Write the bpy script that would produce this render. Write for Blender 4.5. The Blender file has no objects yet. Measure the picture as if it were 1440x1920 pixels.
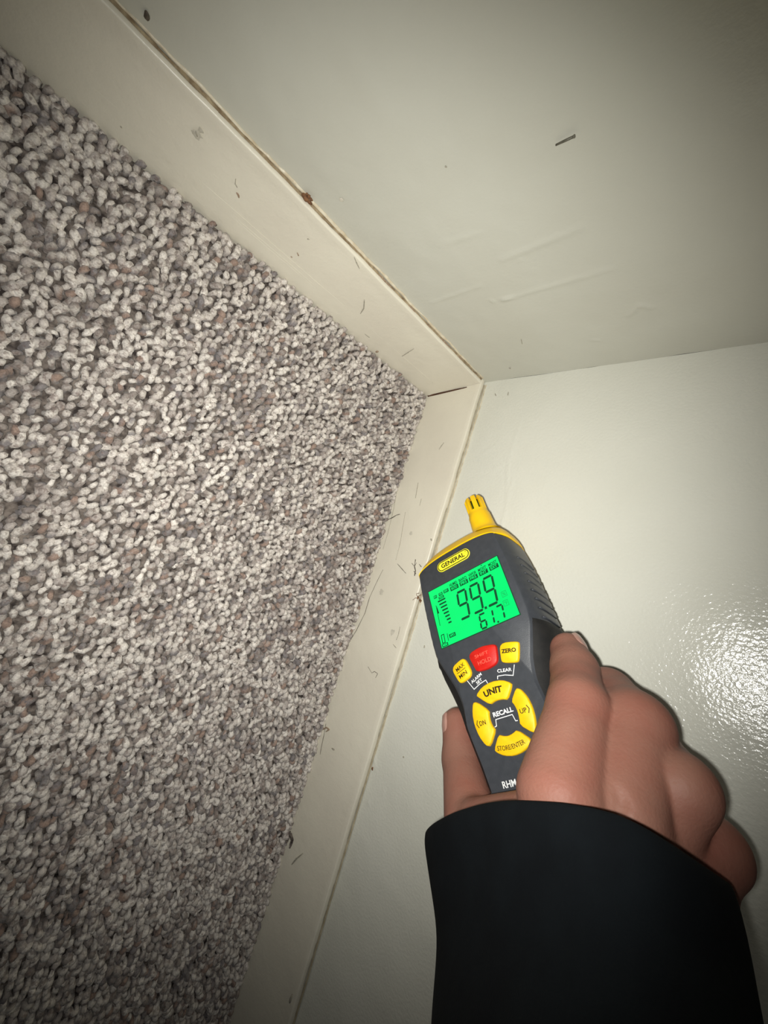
import bpy, bmesh, math, random
import numpy as np
from mathutils import Matrix, Vector

random.seed(7); rng = np.random.default_rng(7)
scene = bpy.context.scene
COL = scene.collection

# ------------------------------------------------------------------ camera, light, exposure
F_PX = 724.27                                   # focal length in pixels of the 1440 x 1920 frame
CAM = np.array([0.314778, 0.214262, 0.324036])  # metres; room corner on the floor = origin
RC = np.array([[-0.682153, -0.301211, 0.666288],     # rows: right, down, forward
               [-0.296151, 0.946942, 0.124884],
               [-0.668552, -0.112132, -0.735163]])
cd = bpy.data.cameras.new('camera'); cam = bpy.data.objects.new('camera', cd); COL.objects.link(cam)
cd.sensor_fit = 'VERTICAL'; cd.sensor_height = 32.0; cd.lens = F_PX / 1920 * 32.0
cd.clip_start = 0.01; cd.clip_end = 50
m = Matrix.Identity(4)
for i in range(3):
    m[i][0] = RC[0][i]; m[i][1] = -RC[1][i]; m[i][2] = -RC[2][i]; m[i][3] = CAM[i]
cam.matrix_world = m
scene.camera = cam

w = bpy.data.worlds.new('dark_room'); scene.world = w; w.use_nodes = True
w.node_tree.nodes['Background'].inputs[0].default_value = (0.75, 0.8, 0.85, 1)
w.node_tree.nodes['Background'].inputs[1].default_value = 0.026

# the phone's flash, a few millimetres beside the lens
ld = bpy.data.lights.new('phone_flash', 'SPOT')
ld.energy = 6.3; ld.color = (1.0, 0.982, 0.925); ld.shadow_soft_size = 0.0025
ld.spot_size = math.radians(125); ld.spot_blend = 1.0
flash = bpy.data.objects.new('phone_flash', ld); COL.objects.link(flash)
FL = CAM + RC[0] * -0.006 + RC[1] * 0.004
aim = (RC[2] + -0.07 * RC[0] - 0.02 * RC[1])
flash.matrix_world = Matrix.Translation(Vector(FL)) @ Vector(aim).to_track_quat('-Z', 'Y').to_matrix().to_4x4()

scene.view_settings.view_transform = 'Standard'; scene.view_settings.look = 'None'
scene.view_settings.exposure = 0.0; scene.view_settings.gamma = 1.0
scene.view_settings.use_curve_mapping = False

# ------------------------------------------------------------------ helpers
def S2L(c):
    return tuple(((v / 255) / 12.92 if v / 255 <= 0.04045 else ((v / 255 + 0.055) / 1.055) ** 2.4) for v in c)

def mat(name, rgb, rough=0.5, spec=0.5, emit=None, estr=0.0):
    M = bpy.data.materials.new(name); M.use_nodes = True
    b = M.node_tree.nodes['Principled BSDF']
    b.inputs['Base Color'].default_value = (*S2L(rgb), 1)
    b.inputs['Roughness'].default_value = rough
    b.inputs['Specular IOR Level'].default_value = spec
    if emit:
        b.inputs['Emission Color'].default_value = (*S2L(emit), 1); b.inputs['Emission Strength'].default_value = estr
    return M

def N(M, t, **kw):
    n = M.node_tree.nodes.new(t)
    for k, v in kw.items():
        if k.startswith('i_'):
            n.inputs[k[2:].replace('_', ' ')].default_value = v
        else:
            setattr(n, k, v)
    return n

def LK(M, a, b): M.node_tree.links.new(a, b)

def noise_vary(M, rgb_a, rgb_b, scale, lo=0.35, hi=0.65, detail=4, stretch=None):
    """procedural colour: two tones mixed by object-space noise"""
    b = M.node_tree.nodes['Principled BSDF']
    tc = N(M, 'ShaderNodeTexCoord'); src = tc.outputs['Object']
    if stretch:
        mp = N(M, 'ShaderNodeMapping'); mp.inputs['Scale'].default_value = stretch
        LK(M, src, mp.inputs['Vector']); src = mp.outputs['Vector']
    nz = N(M, 'ShaderNodeTexNoise', i_Scale=scale, i_Detail=detail); LK(M, src, nz.inputs['Vector'])
    mr = N(M, 'ShaderNodeMapRange'); mr.inputs[1].default_value = lo; mr.inputs[2].default_value = hi
    LK(M, nz.outputs['Fac'], mr.inputs[0])
    mx = N(M, 'ShaderNodeMix', data_type='RGBA')
    mx.inputs[6].default_value = (*S2L(rgb_a), 1); mx.inputs[7].default_value = (*S2L(rgb_b), 1)
    LK(M, mr.outputs[0], mx.inputs[0]); LK(M, mx.outputs[2], b.inputs['Base Color'])
    return src, mx

def add_bump(M, layers):
    """layers: (scale, detail, distance_m, strength[, stretch])"""
    b = M.node_tree.nodes['Principled BSDF']; prev = None
    tc = N(M, 'ShaderNodeTexCoord')
    for L in layers:
        src = tc.outputs['Object']
        if len(L) > 4:
            mp = N(M, 'ShaderNodeMapping'); mp.inputs['Scale'].default_value = L[4]
            LK(M, src, mp.inputs['Vector']); src = mp.outputs['Vector']
        nz = N(M, 'ShaderNodeTexNoise', i_Scale=L[0], i_Detail=L[1]); LK(M, src, nz.inputs['Vector'])
        bp = N(M, 'ShaderNodeBump'); bp.inputs['Distance'].default_value = L[2]; bp.inputs['Strength'].default_value = L[3]
        LK(M, nz.outputs['Fac'], bp.inputs['Height'])
        if prev: LK(M, prev.outputs['Normal'], bp.inputs['Normal'])
        prev = bp
    LK(M, prev.outputs['Normal'], b.inputs['Normal'])

def mesh_obj(name, verts, faces, material, parent=None, smooth=True, mw=None):
    me = bpy.data.meshes.new(name)
    me.from_pydata([tuple(map(float, v)) for v in verts], [], [tuple(map(int, f)) for f in faces])
    me.validate(); me.update()
    if smooth and len(me.polygons): me.polygons.foreach_set('use_smooth', [True] * len(me.polygons))
    me.materials.append(material)
    o = bpy.data.objects.new(name, me); COL.objects.link(o)
    if parent: o.parent = parent
    elif mw is not None: o.matrix_world = mw
    return o

def fix_normals(o, sharp=None):
    bm = bmesh.new(); bm.from_mesh(o.data); bmesh.ops.recalc_face_normals(bm, faces=bm.faces)
    if sharp is not None:
        for e in bm.edges:
            if len(e.link_faces) == 2 and e.calc_face_angle(0) > math.radians(sharp): e.smooth = False
    bm.to_mesh(o.data); bm.free(); return o

def tag(o, label=None, cat=None, group=None, kind=None):
    if label: o['label'] = label
    if cat: o['category'] = cat
    if group: o['group'] = group
    if kind: o['kind'] = kind
    return o

def ray(px):
    return RC[0] * (px[0] - 720) / F_PX + RC[1] * (px[1] - 960) / F_PX + RC[2]
def on_plane(px, axis, val=0.0):
    """the point of the room's plane (axis = val) seen at a photograph pixel"""
    d = ray(px); return CAM + d * (val - CAM[axis]) / d[axis]

def vnoise(x, seed=0):
    """smooth 1-D value noise, -1..1"""
    r = np.random.default_rng(seed).uniform(-1, 1, 4096); x = np.asarray(x, float)
    i = np.floor(x).astype(int); t = x - i; t = t * t * (3 - 2 * t)
    return r[i % 4096] * (1 - t) + r[(i + 1) % 4096] * t

def fbm(x, seed=0): return 0.6 * vnoise(x, seed) + 0.3 * vnoise(np.asarray(x) * 2.3, seed + 1) + 0.15 * vnoise(np.asarray(x) * 5.1, seed + 2)

def vnoise2(x, y, seed=0):
    r = np.random.default_rng(seed).uniform(-1, 1, (256, 256))
    i = np.floor(x).astype(int); j = np.floor(y).astype(int); a = x - i; b = y - j
    a = a * a * (3 - 2 * a); b = b * b * (3 - 2 * b)
    g = lambda p, q: r[p % 256, q % 256]
    return (g(i, j) * (1 - a) + g(i + 1, j) * a) * (1 - b) + (g(i, j + 1) * (1 - a) + g(i + 1, j + 1) * a) * b

def grid_faces(nu, nv):
    i = np.arange(nu - 1)[:, None] * nv + np.arange(nv - 1)[None, :]
    return np.stack([i, i + nv, i + nv + 1, i + 1], -1).reshape(-1, 4)

def tube(path, radii, n=6, closed_ends=True):
    path = np.asarray(path, float); V = []; Fc = []
    k = len(path); radii = np.broadcast_to(radii, (k,))
    up = np.array([0.3, 0.2, 0.93])
    for i in range(k):
        t = path[min(i + 1, k - 1)] - path[max(i - 1, 0)]; t /= np.linalg.norm(t) + 1e-12
        a = np.cross(t, up); a /= np.linalg.norm(a) + 1e-12; b = np.cross(t, a)
        for j in range(n):
            an = 2 * math.pi * j / n; V.append(path[i] + radii[i] * (math.cos(an) * a + math.sin(an) * b))
    for i in range(k - 1):
        for j in range(n): Fc.append((i * n + j, i * n + (j + 1) % n, (i + 1) * n + (j + 1) % n, (i + 1) * n + j))
    if closed_ends: Fc.append(tuple(range(n))[::-1]); Fc.append(tuple((k - 1) * n + j for j in range(n)))
    return V, Fc

# ------------------------------------------------------------------ materials of the room
def paint(name, a, b, rough, bumps, scale=9):
    M = mat(name, a, rough, 0.5); noise_vary(M, a, b, scale, 0.3, 0.7, 3); add_bump(M, bumps); return M
P_LEFT_DIMMED = paint('paint_wall_left_dimmed', (207, 207, 195), (201, 200, 187), 0.42, [(40, 3, 0.002, 0.25), (420, 3, 0.0004, 0.25)])  # same paint as the right wall, toned down: dimmer light put into the colour
P_RIGHT = paint('paint_wall_right', (222, 222, 211), (217, 217, 205), 0.17, [(30, 2, 0.002, 0.15), (460, 2.5, 0.0007, 0.42)])
P_BASE = paint('paint_baseboard', (230, 225, 208), (222, 216, 200), 0.34, [(90, 4, 0.0012, 0.3, (1, 1, 1)), (260, 4, 0.0005, 0.3), (700, 3, 0.0003, 0.25)], 14)
P_CAULK = paint('old_caulk', (222, 214, 192), (192, 176, 146), 0.4, [(500, 3, 0.0006, 0.5)], 160)
P_GRIME = paint('brown_grime', (118, 98, 72), (176, 160, 130), 0.8, [(700, 3, 0.0006, 0.6)], 220)
P_GROOVE = paint('beige_groove', (160, 148, 122), (188, 178, 152), 0.7, [(500, 3, 0.0004, 0.5)], 150)
P_DARKBROWN = paint('dark_brown_gap_shade', (62, 40, 28), (96, 66, 46), 0.9, [(900, 2, 0.0003, 0.5)], 300)
P_SCUFF = paint('grey_scuff', (150, 145, 132), (178, 172, 156), 0.7, [(900, 2, 0.0002, 0.4)], 600)
P_SCUFFB = paint('brown_scuff', (138, 112, 92), (172, 154, 132), 0.7, [(900, 2, 0.0002, 0.4)], 600)
P_STAIN = paint('faint_stain', (214, 209, 194), (196, 191, 176), 0.5, [(900, 2, 0.0002, 0.4)], 300)
P_HAIR = paint('fine_hair', (70, 62, 54), (100, 90, 78), 0.6, [(900, 2, 0.0001, 0.3)], 400)
P_TWIG = paint('debris_brown', (92, 62, 40), (138, 98, 66), 0.85, [(900, 3, 0.0004, 0.6)], 500)

# ------------------------------------------------------------------ structure: floor, walls, baseboards
H = 0.0709                                      # baseboard height
LB_Y0, LB_Y1 = 0.0151, 0.0050                   # left board: face depth at the carpet and at the top
RB_X0, RB_X1 = 0.0106, 0.0070                   # right board
EXT = 2.3
def axis_samples(a, b, fine, step, far):
    s = list(np.arange(a, b, step)); t = b; d = step
    while t < far: s.append(t); d *= 1.5; t += d
    s.append(far); return np.array(s)

CARPET_BASE = mat('carpet_backing', (92, 84, 78), 0.95, 0.1)
noise_vary(CARPET_BASE, (132, 122, 114), (58, 52, 50), 190, 0.35, 0.65, 3); add_bump(CARPET_BASE, [(180, 2, 0.004, 1.0)])
gx = axis_samples(0, 0.6, 0, 0.05, EXT)
V = [(x, y, -0.0048) for x in gx for y in gx]
fl = mesh_obj('floor', V, grid_faces(len(gx), len(gx)), CARPET_BASE, smooth=False); tag(fl, 'grey carpet backing of the floor under the loops', kind='structure')

def seg_bump(u, v, p, q, amp, wid):
    p = np.array(p); q = np.array(q); d = q - p; L = np.linalg.norm(d) + 1e-9; d = d / L
    s = (u - p[0]) * d[0] + (v - p[1]) * d[1]; n = -(u - p[0]) * d[1] + (v - p[1]) * d[0]
    e = np.maximum(0, np.maximum(-s, s - L))
    taper = 0.55 + 0.45 * np.cos(np.clip((s / L - 0.5) * 2, -1, 1) * 1.4)
    return amp * taper * np.exp(-(n / wid) ** 2 - (e / wid) ** 2)

def wall(name, axis, marks, material, step):
    u = axis_samples(0, 0.42 if axis == 1 else 0.66, 0, step, EXT); z = axis_samples(0, 0.42, 0, step, EXT)
    U, Z = np.meshgrid(u, z, indexing='ij')
    d = 0.00035 * vnoise2(U * 28, Z * 28, 3 + axis) + 0.00012 * vnoise2(U * 90, Z * 90, 9 + axis)
    for (a, b, amp, wid) in marks:
        pa, pb = on_plane(a, axis), on_plane(b, axis); k = 0 if axis == 1 else 1
        d = d + seg_bump(U, Z, (pa[k], pa[2]), (pb[k], pb[2]), amp, wid)
    d = d - d.max() if False else d
    P = np.stack([U, d, Z] if axis == 1 else [d, U, Z], -1).reshape(-1, 3)
    f = grid_faces(len(u), len(z))
    if axis == 0: f = f[:, ::-1]
    f = f[:, ::-1]
    o = mesh_obj(name, P, f, material); tag(o, kind='structure'); return o

WL = wall('wall_left', 1, [((941, 487), (1090, 427), .0007, .0022), ((973, 489), (980, 488), .0006, .001), ((941, 562), (960, 557), .0012, .0012),
    ((945, 562), (1150, 503), .0006, .0017), ((920, 562), (926, 566), .0008, .001), ((1180, 592), (1200, 572), .0009, .0014), ((1200, 572), (1222, 578), .0008, .0014),
    ((810, 568), (900, 536), .0006, .0014), ((1107, 638), (1125, 638), .0008, .0009), ((760, 575), (790, 615), .0005, .002), ((840, 455), (900, 436), .0004, .002)], P_LEFT_DIMMED, 0.0016)
WR = wall('wall_right', 0, [((978, 780), (953, 865), .0005, .0009), ((953, 865), (950, 935), .0005, .0009), ((962, 900), (938, 995), .0006, .0009),
    ((930, 835), (905, 850), .0004, .001), ((948, 868), (925, 880), .0003, .001), ((930, 730), (928, 745), .0004, .0008),
    ((700, 1400), (704, 1440), .0006, .0012), ((692, 1500), (690, 1510), .0006, .001), ((720, 1480), (716, 1492), .0004, .001)], P_RIGHT, 0.0018)
WL['label'] = 'white painted wall above the upper baseboard, dimmer light toned into its colour'; WR['label'] = 'glossy white painted wall behind the hand'

def board(name, axis, y0, y1, length, start_of, edge_seed):
    """painted baseboard: profile swept along the wall with slight warp and a worn, rounded top edge"""
    u = np.concatenate([np.arange(0, 0.72, 0.004), np.geomspace(0.73, length, 14)])
    prof = [(y0, -0.006), (y0, 0.004), (y0 + 0.1 * (y1 - y0), 0.010)]
    for k in range(8): prof.append((y0 + (y1 - y0) * (0.2 + 0.8 * k / 7), 0.016 + (H - 0.022) * k / 7))
    r = 0.0016
    for k in range(1, 7):
        a = k / 6 * math.pi / 2; prof.append((y1 - r + r * math.cos(a), H - r + r * math.sin(a) - 0.0002))
    prof += [(y1 * 0.45, H - 0.0001), (0.0016, H - 0.0003), (0.0011, H - 0.0012), (0.0009, H - 0.006), (0.0009, -0.006)]
    V = []; nP = len(prof)
    for i, t in enumerate(u):
        wob = 0.0004 * fbm(t * 14, edge_seed); wz = 0.0005 * fbm(t * 30, edge_seed + 5)
        for j, (d, zz) in enumerate(prof):
            st = start_of(zz, d); uu = max(t, st) if t < 0.03 else t
            dd = d + (wob if 2 < j < nP - 4 else 0); z2 = zz + (wz if 10 < j < nP - 3 else 0)
            if j == nP - 4: dd += 0.0006 * fbm(t * 120, edge_seed + 9)
            V.append((uu, dd, z2) if axis == 1 else (dd, uu, z2))
    f = grid_faces(len(u), nP)
    if axis == 1: f = f[:, ::-1]
    n0 = tuple(range(nP)); caps = [n0, tuple((len(u) - 1) * nP + k for k in range(nP))[::-1]]
    o = mesh_obj(name, V, list(map(tuple, f)) + caps, P_BASE); fix_normals(o, 50); tag(o, kind='structure'); return o

def rb_face(z): return RB_X0 + (RB_X1 - RB_X0) * min(1, max(0, (z - 0.01) / (H - 0.016)))
BL = board('baseboard_left', 1, LB_Y0, LB_Y1, EXT, lambda z, d: rb_face(z) + 0.0002, 21)
BR = board('baseboard_right', 0, RB_X0, RB_X1, EXT, lambda z, d: 0.0002, 33)
BL['label'] = 'cream painted baseboard with brown grime along its top edge'
BR['label'] = 'cream painted baseboard with caulked top edge behind the meter'

def ribbon(name, axis, a, b, zfun, hfun, dfun, material, parent, step=0.0015, rows=5):
    """irregular bead lying along the top of a baseboard, bulging out of the wall"""
    u = np.arange(a, b, step); V = []
    for t in u:
        z0, h, d = zfun(t), max(hfun(t), 1e-5), dfun(t)
        for j in range(rows):
            an = math.pi * j / (rows - 1); z = z0 + h * (0.5 - 0.5 * math.cos(an)); dd = d[0] + d[1] * math.sin(an)
            V.append((t, dd, z) if axis == 1 else (dd, t, z))
    o = mesh_obj(name, V, grid_faces(len(u), rows), material, parent); fix_normals(o); return o

# left board: brown grime in the gap, chipped paint ridge on the wall just above it
ribbon('grime_line', 1, 0.008, 0.72, lambda t: H - 0.0008 + 0.0003 * fbm(t * 60, 2), lambda t: 0.0012 + 0.0007 * fbm(t * 45, 4) + 0.0004 * fbm(t * 300, 5),
       lambda t: (0.0004, 0.0016 + 0.0006 * fbm(t * 80, 6)), P_GRIME, BL)
ribbon('caulk_bead', 1, 0.008, 0.72, lambda t: H + 0.0007 + 0.0006 * fbm(t * 55, 12), lambda t: 0.0018 + 0.0013 * fbm(t * 40, 14) + 0.0006 * fbm(t * 260, 15),
       lambda t: (-0.0002, 0.0013 + 0.0007 * fbm(t * 70, 16)), P_CAULK, BL)
# dark streaks where the gap opens
for (xa, xb, s) in [(0.040, 0.054, 1), (0.066, 0.084, 2), (0.098, 0.104, 3), (0.121, 0.132, 4), (0.150, 0.170, 8), (0.2, 0.236, 5), (0.262, 0.30, 6), (0.31, 0.36, 7)]:
    ribbon('gap_streak', 1, xa, xb, lambda t: H - 0.0002, lambda t: 0.0009 * max(0.15, math.sin(math.pi * (t - xa) / (xb - xa))) + 0.0003 * fbm(t * 200, s),
           lambda t: (0.0011, 0.0011), P_GRIME if s in (5, 6, 7) else P_SCUFFB, BL)
# right board: double caulk ridge near the corner, plain beige groove farther down
ribbon('caulk_bead', 0, 0.004, 0.40, lambda t: H + 0.0012 + 0.0005 * fbm(t * 40, 41), lambda t: (0.0014 + 0.0006 * fbm(t * 60, 42)) * (1 if t < 0.3 else max(0.05, (0.4 - t) / 0.1)),
       lambda t: (-0.0002, 0.0011 + 0.0004 * fbm(t * 90, 43)), P_CAULK, BR)
ribbon('groove_line', 0, 0.004, 0.95, lambda t: H - 0.0006 + 0.0002 * fbm(t * 30, 51), lambda t: 0.0014 + 0.0004 * fbm(t * 50, 52) + (0.0006 if t > 0.36 else 0),
       lambda t: (0.0006, 0.0009), P_GROOVE, BR)
# brown sliver where the two boards meet, the gap's darkness put into its colour
V = []; K = 14
for i in range(K + 1):
    z = 0.002 + 0.052 * i / K; xx = rb_face(z); yy = LB_Y0 + (LB_Y1 - LB_Y0) * z / H
    wd = 0.0014 * (1 - i / K) ** 0.7 + 0.0002 + 0.0002 * abs(float(vnoise(i * 0.9, 71)))
    V += [(xx - 0.0004, yy + 0.0004 + 0.0012, z), (xx + wd, yy - 0.0008 + 0.0012, z)]
mesh_obj('crack', V, [(2 * i, 2 * i + 1, 2 * i + 3, 2 * i + 2) for i in range(K)], P_DARKBROWN, BL)

# small scuffs: thin raised flakes of scraped paint on the boards and walls
def board_pt(px, which):
    if which == 'L': return on_plane(px, 1, (LB_Y0 + LB_Y1) / 2 + 0.0003)
    if which == 'R': return on_plane(px, 0, (RB_X0 + RB_X1) / 2 + 0.0003)
    if which == 'WL': return on_plane(px, 1, 0.0006)
    return on_plane(px, 0, 0.0006)
def refine(px, which):
    """drop a point onto the sloping face of its board"""
    p = board_pt(px, which)
    for _ in range(4):
        k = min(1, max(0, p[2] / H))
        if which == 'L': p = on_plane(px, 1, LB_Y0 + (LB_Y1 - LB_Y0) * k + 0.0004)
        elif which == 'R': p = on_plane(px, 0, rb_face(p[2]) + 0.0004)
        else: break
    return p
def stroke(name, pts, which, r, material, parent, taper=True):
    P = np.array([refine(p, which) for p in pts]); n = 5 * (len(P) - 1) + 1
    t = np.linspace(0, len(P) - 1, n); Q = np.stack([np.interp(t, range(len(P)), P[:, k]) for k in range(3)], 1)
    rr = r * (0.45 + 0.55 * np.sin(np.pi * np.linspace(0.08, 0.92, n))) if taper else np.full(n, r)
    rr = rr * (1 + 0.3 * vnoise(np.arange(n) * 0.8, int(pts[0][0])))
    Vv, Fc = tube(Q, rr, 5); o = mesh_obj(name, Vv, Fc, material, parent); return o
for pts, wh, r, mt in [
    ([(443, 361), (447, 366), (448, 371)], 'L', .0006, P_SCUFFB), ([(557, 474), (560, 480)], 'L', .0005, P_SCUFFB), ([(545, 481), (548, 483)], 'L', .0004, P_SCUFFB),
    ([(683, 562), (682, 578), (676, 588)], 'L', .0005, P_SCUFF), ([(754, 668), (765, 661), (776, 654)], 'L', .0004, P_SCUFF), ([(684, 626), (693, 633)], 'L', .0005, P_SCUFF),
    ([(664, 482), (668, 492), (674, 504)], 'L', .0004, P_SCUFF), ([(442, 335), (441, 345), (445, 352)], 'L', .0003, P_SCUFF), ([(576, 448), (580, 449)], 'L', .0004, P_SCUFF),
    ([(226, 236), (229, 240)], 'L', .0005, P_SCUFF), ([(367, 245), (370, 256)], 'L', .0004, P_SCUFF),
    ([(832, 830), (826, 838), (823, 843)], 'R', .0004, P_SCUFF), ([(784, 905), (781, 922), (779, 934)], 'R', .0004, P_SCUFF), ([(790, 935), (787, 948)], 'R', .0003, P_SCUFF),
    ([(750, 1175), (747, 1190), (743, 1200)], 'R', .0004, P_SCUFF), ([(737, 1208), (743, 1215)], 'R', .0004, P_SCUFF), ([(808, 1010), (809, 1014)], 'R', .0008, P_SCUFF),
    ([(796, 1210), (795, 1215)], 'WR', .0008, P_SCUFF), ([(756, 1418), (757, 1421)], 'WR', .0008, P_SCUFF), ([(928, 738), (930, 742)], 'WR', .0005, P_SCUFF),
    ([(953, 735), (952, 741)], 'WR', .0005, P_SCUFF), ([(622, 1403), (627, 1406)], 'R', .0009, P_SCUFF), ([(547, 1621), (556, 1610), (568, 1600)], 'R', .0007, P_SCUFF),
    ([(543, 1880), (548, 1865)], 'R', .0011, P_SCUFF), ([(760, 960), (755, 990), (750, 1020), (742, 1050)], 'R', .00025, P_SCUFF),
    ([(745, 915), (738, 955), (727, 1000), (718, 1030)], 'R', .00025, P_SCUFF), ([(954, 690), (958, 691)], 'WL', .0005, P_SCUFF), ([(977, 636), (979, 645)], 'WL', .0003, P_SCUFF),
    ([(834, 312), (838, 314)], 'WL', .0005, P_SCUFF)]:
    stroke('scuff', pts, wh, r, mt, {'L': BL, 'R': BR, 'WL': WL, 'WR': WR}[wh])
for (cx_, cy_), rad_, wh in [((368, 252), .0032, 'L'), ((376, 246), .0018, 'L'), ((640, 375), .0016, 'L'), ((715, 1110), .003, 'R'), ((735, 1185), .0035, 'R'), ((770, 1000), .002, 'R')]:
    c_ = refine((cx_, cy_), wh); V = [c_]; nn = 22
    for k in range(nn):
        a_ = 2 * math.pi * k / nn; q_ = rad_ * (1 + 0.35 * float(vnoise(k * 0.7 + cx_, 300)))
        V.append(c_ + (np.array([math.cos(a_) * q_, 0, math.sin(a_) * q_]) if wh == 'L' else np.array([0, math.cos(a_) * q_, math.sin(a_) * q_])) - np.array([0, .0003, 0] if wh == 'L' else [.0003, 0, 0]))
    mesh_obj('stain', V, [(0, 1 + k, 1 + (k + 1) % nn) for k in range(nn)], P_STAIN, BL if wh == 'L' else BR)
# faint brush grooves along the lower part of the left board
for k, (zz, sd) in enumerate([(0.012, 81), (0.0165, 82), (0.019, 83), (0.0235, 84)]):
    xs = np.arange(0.03, 0.5, 0.006); Q = [(x, LB_Y0 + (LB_Y1 - LB_Y0) * zz / H + 0.0001, zz + 0.0006 * float(fbm(x * 18, sd))) for x in xs]
    Vv, Fc = tube(Q, 0.00013, 5); mesh_obj('brush_ridge', Vv, Fc, P_BASE, BL)

# ------------------------------------------------------------------ carpet: berber loops
CARPET = mat('berber_yarn', (190, 180, 170), 0.9, 0.25)
b = CARPET.node_tree.nodes['Principled BSDF']
at = N(CARPET, 'ShaderNodeAttribute', attribute_name='yarn'); tc = N(CARPET, 'ShaderNodeTexCoord')
nz = N(CARPET, 'ShaderNodeTexNoise', i_Scale=900, i_Detail=3); LK(CARPET, tc.outputs['Object'], nz.inputs['Vector'])
mr = N(CARPET, 'ShaderNodeMapRange'); mr.inputs[1].default_value = .3; mr.inputs[2].default_value = .7; mr.inputs[3].default_value = .72; mr.inputs[4].default_value = 1.15
LK(CARPET, nz.outputs['Fac'], mr.inputs[0])
mx = N(CARPET, 'ShaderNodeMix', data_type='RGBA', blend_type='MULTIPLY'); mx.inputs[0].default_value = 1
n2 = N(CARPET, 'ShaderNodeTexNoise', i_Scale=330, i_Detail=2); LK(CARPET, tc.outputs['Object'], n2.inputs['Vector'])
m2 = N(CARPET, 'ShaderNodeMapRange'); m2.inputs[1].default_value = .53; m2.inputs[2].default_value = .64; m2.inputs[4].default_value = .6; LK(CARPET, n2.outputs['Fac'], m2.inputs[0])
mk2 = N(CARPET, 'ShaderNodeMix', data_type='RGBA'); mk2.inputs[7].default_value = (*S2L((118, 102, 96)), 1); LK(CARPET, m2.outputs[0], mk2.inputs[0]); LK(CARPET, at.outputs['Color'], mk2.inputs[6])
LK(CARPET, mk2.outputs[2], mx.inputs[6]); LK(CARPET, mr.outputs[0], mx.inputs[7]); LK(CARPET, mx.outputs[2], b.inputs['Base Color'])
bp = N(CARPET, 'ShaderNodeBump'); bp.inputs['Distance'].default_value = 0.0006; bp.inputs['Strength'].default_value = 0.6
LK(CARPET, nz.outputs['Fac'], bp.inputs['Height']); LK(CARPET, bp.outputs['Normal'], b.inputs['Normal'])
b.inputs['Sheen Weight'].default_value = 0.15

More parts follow.
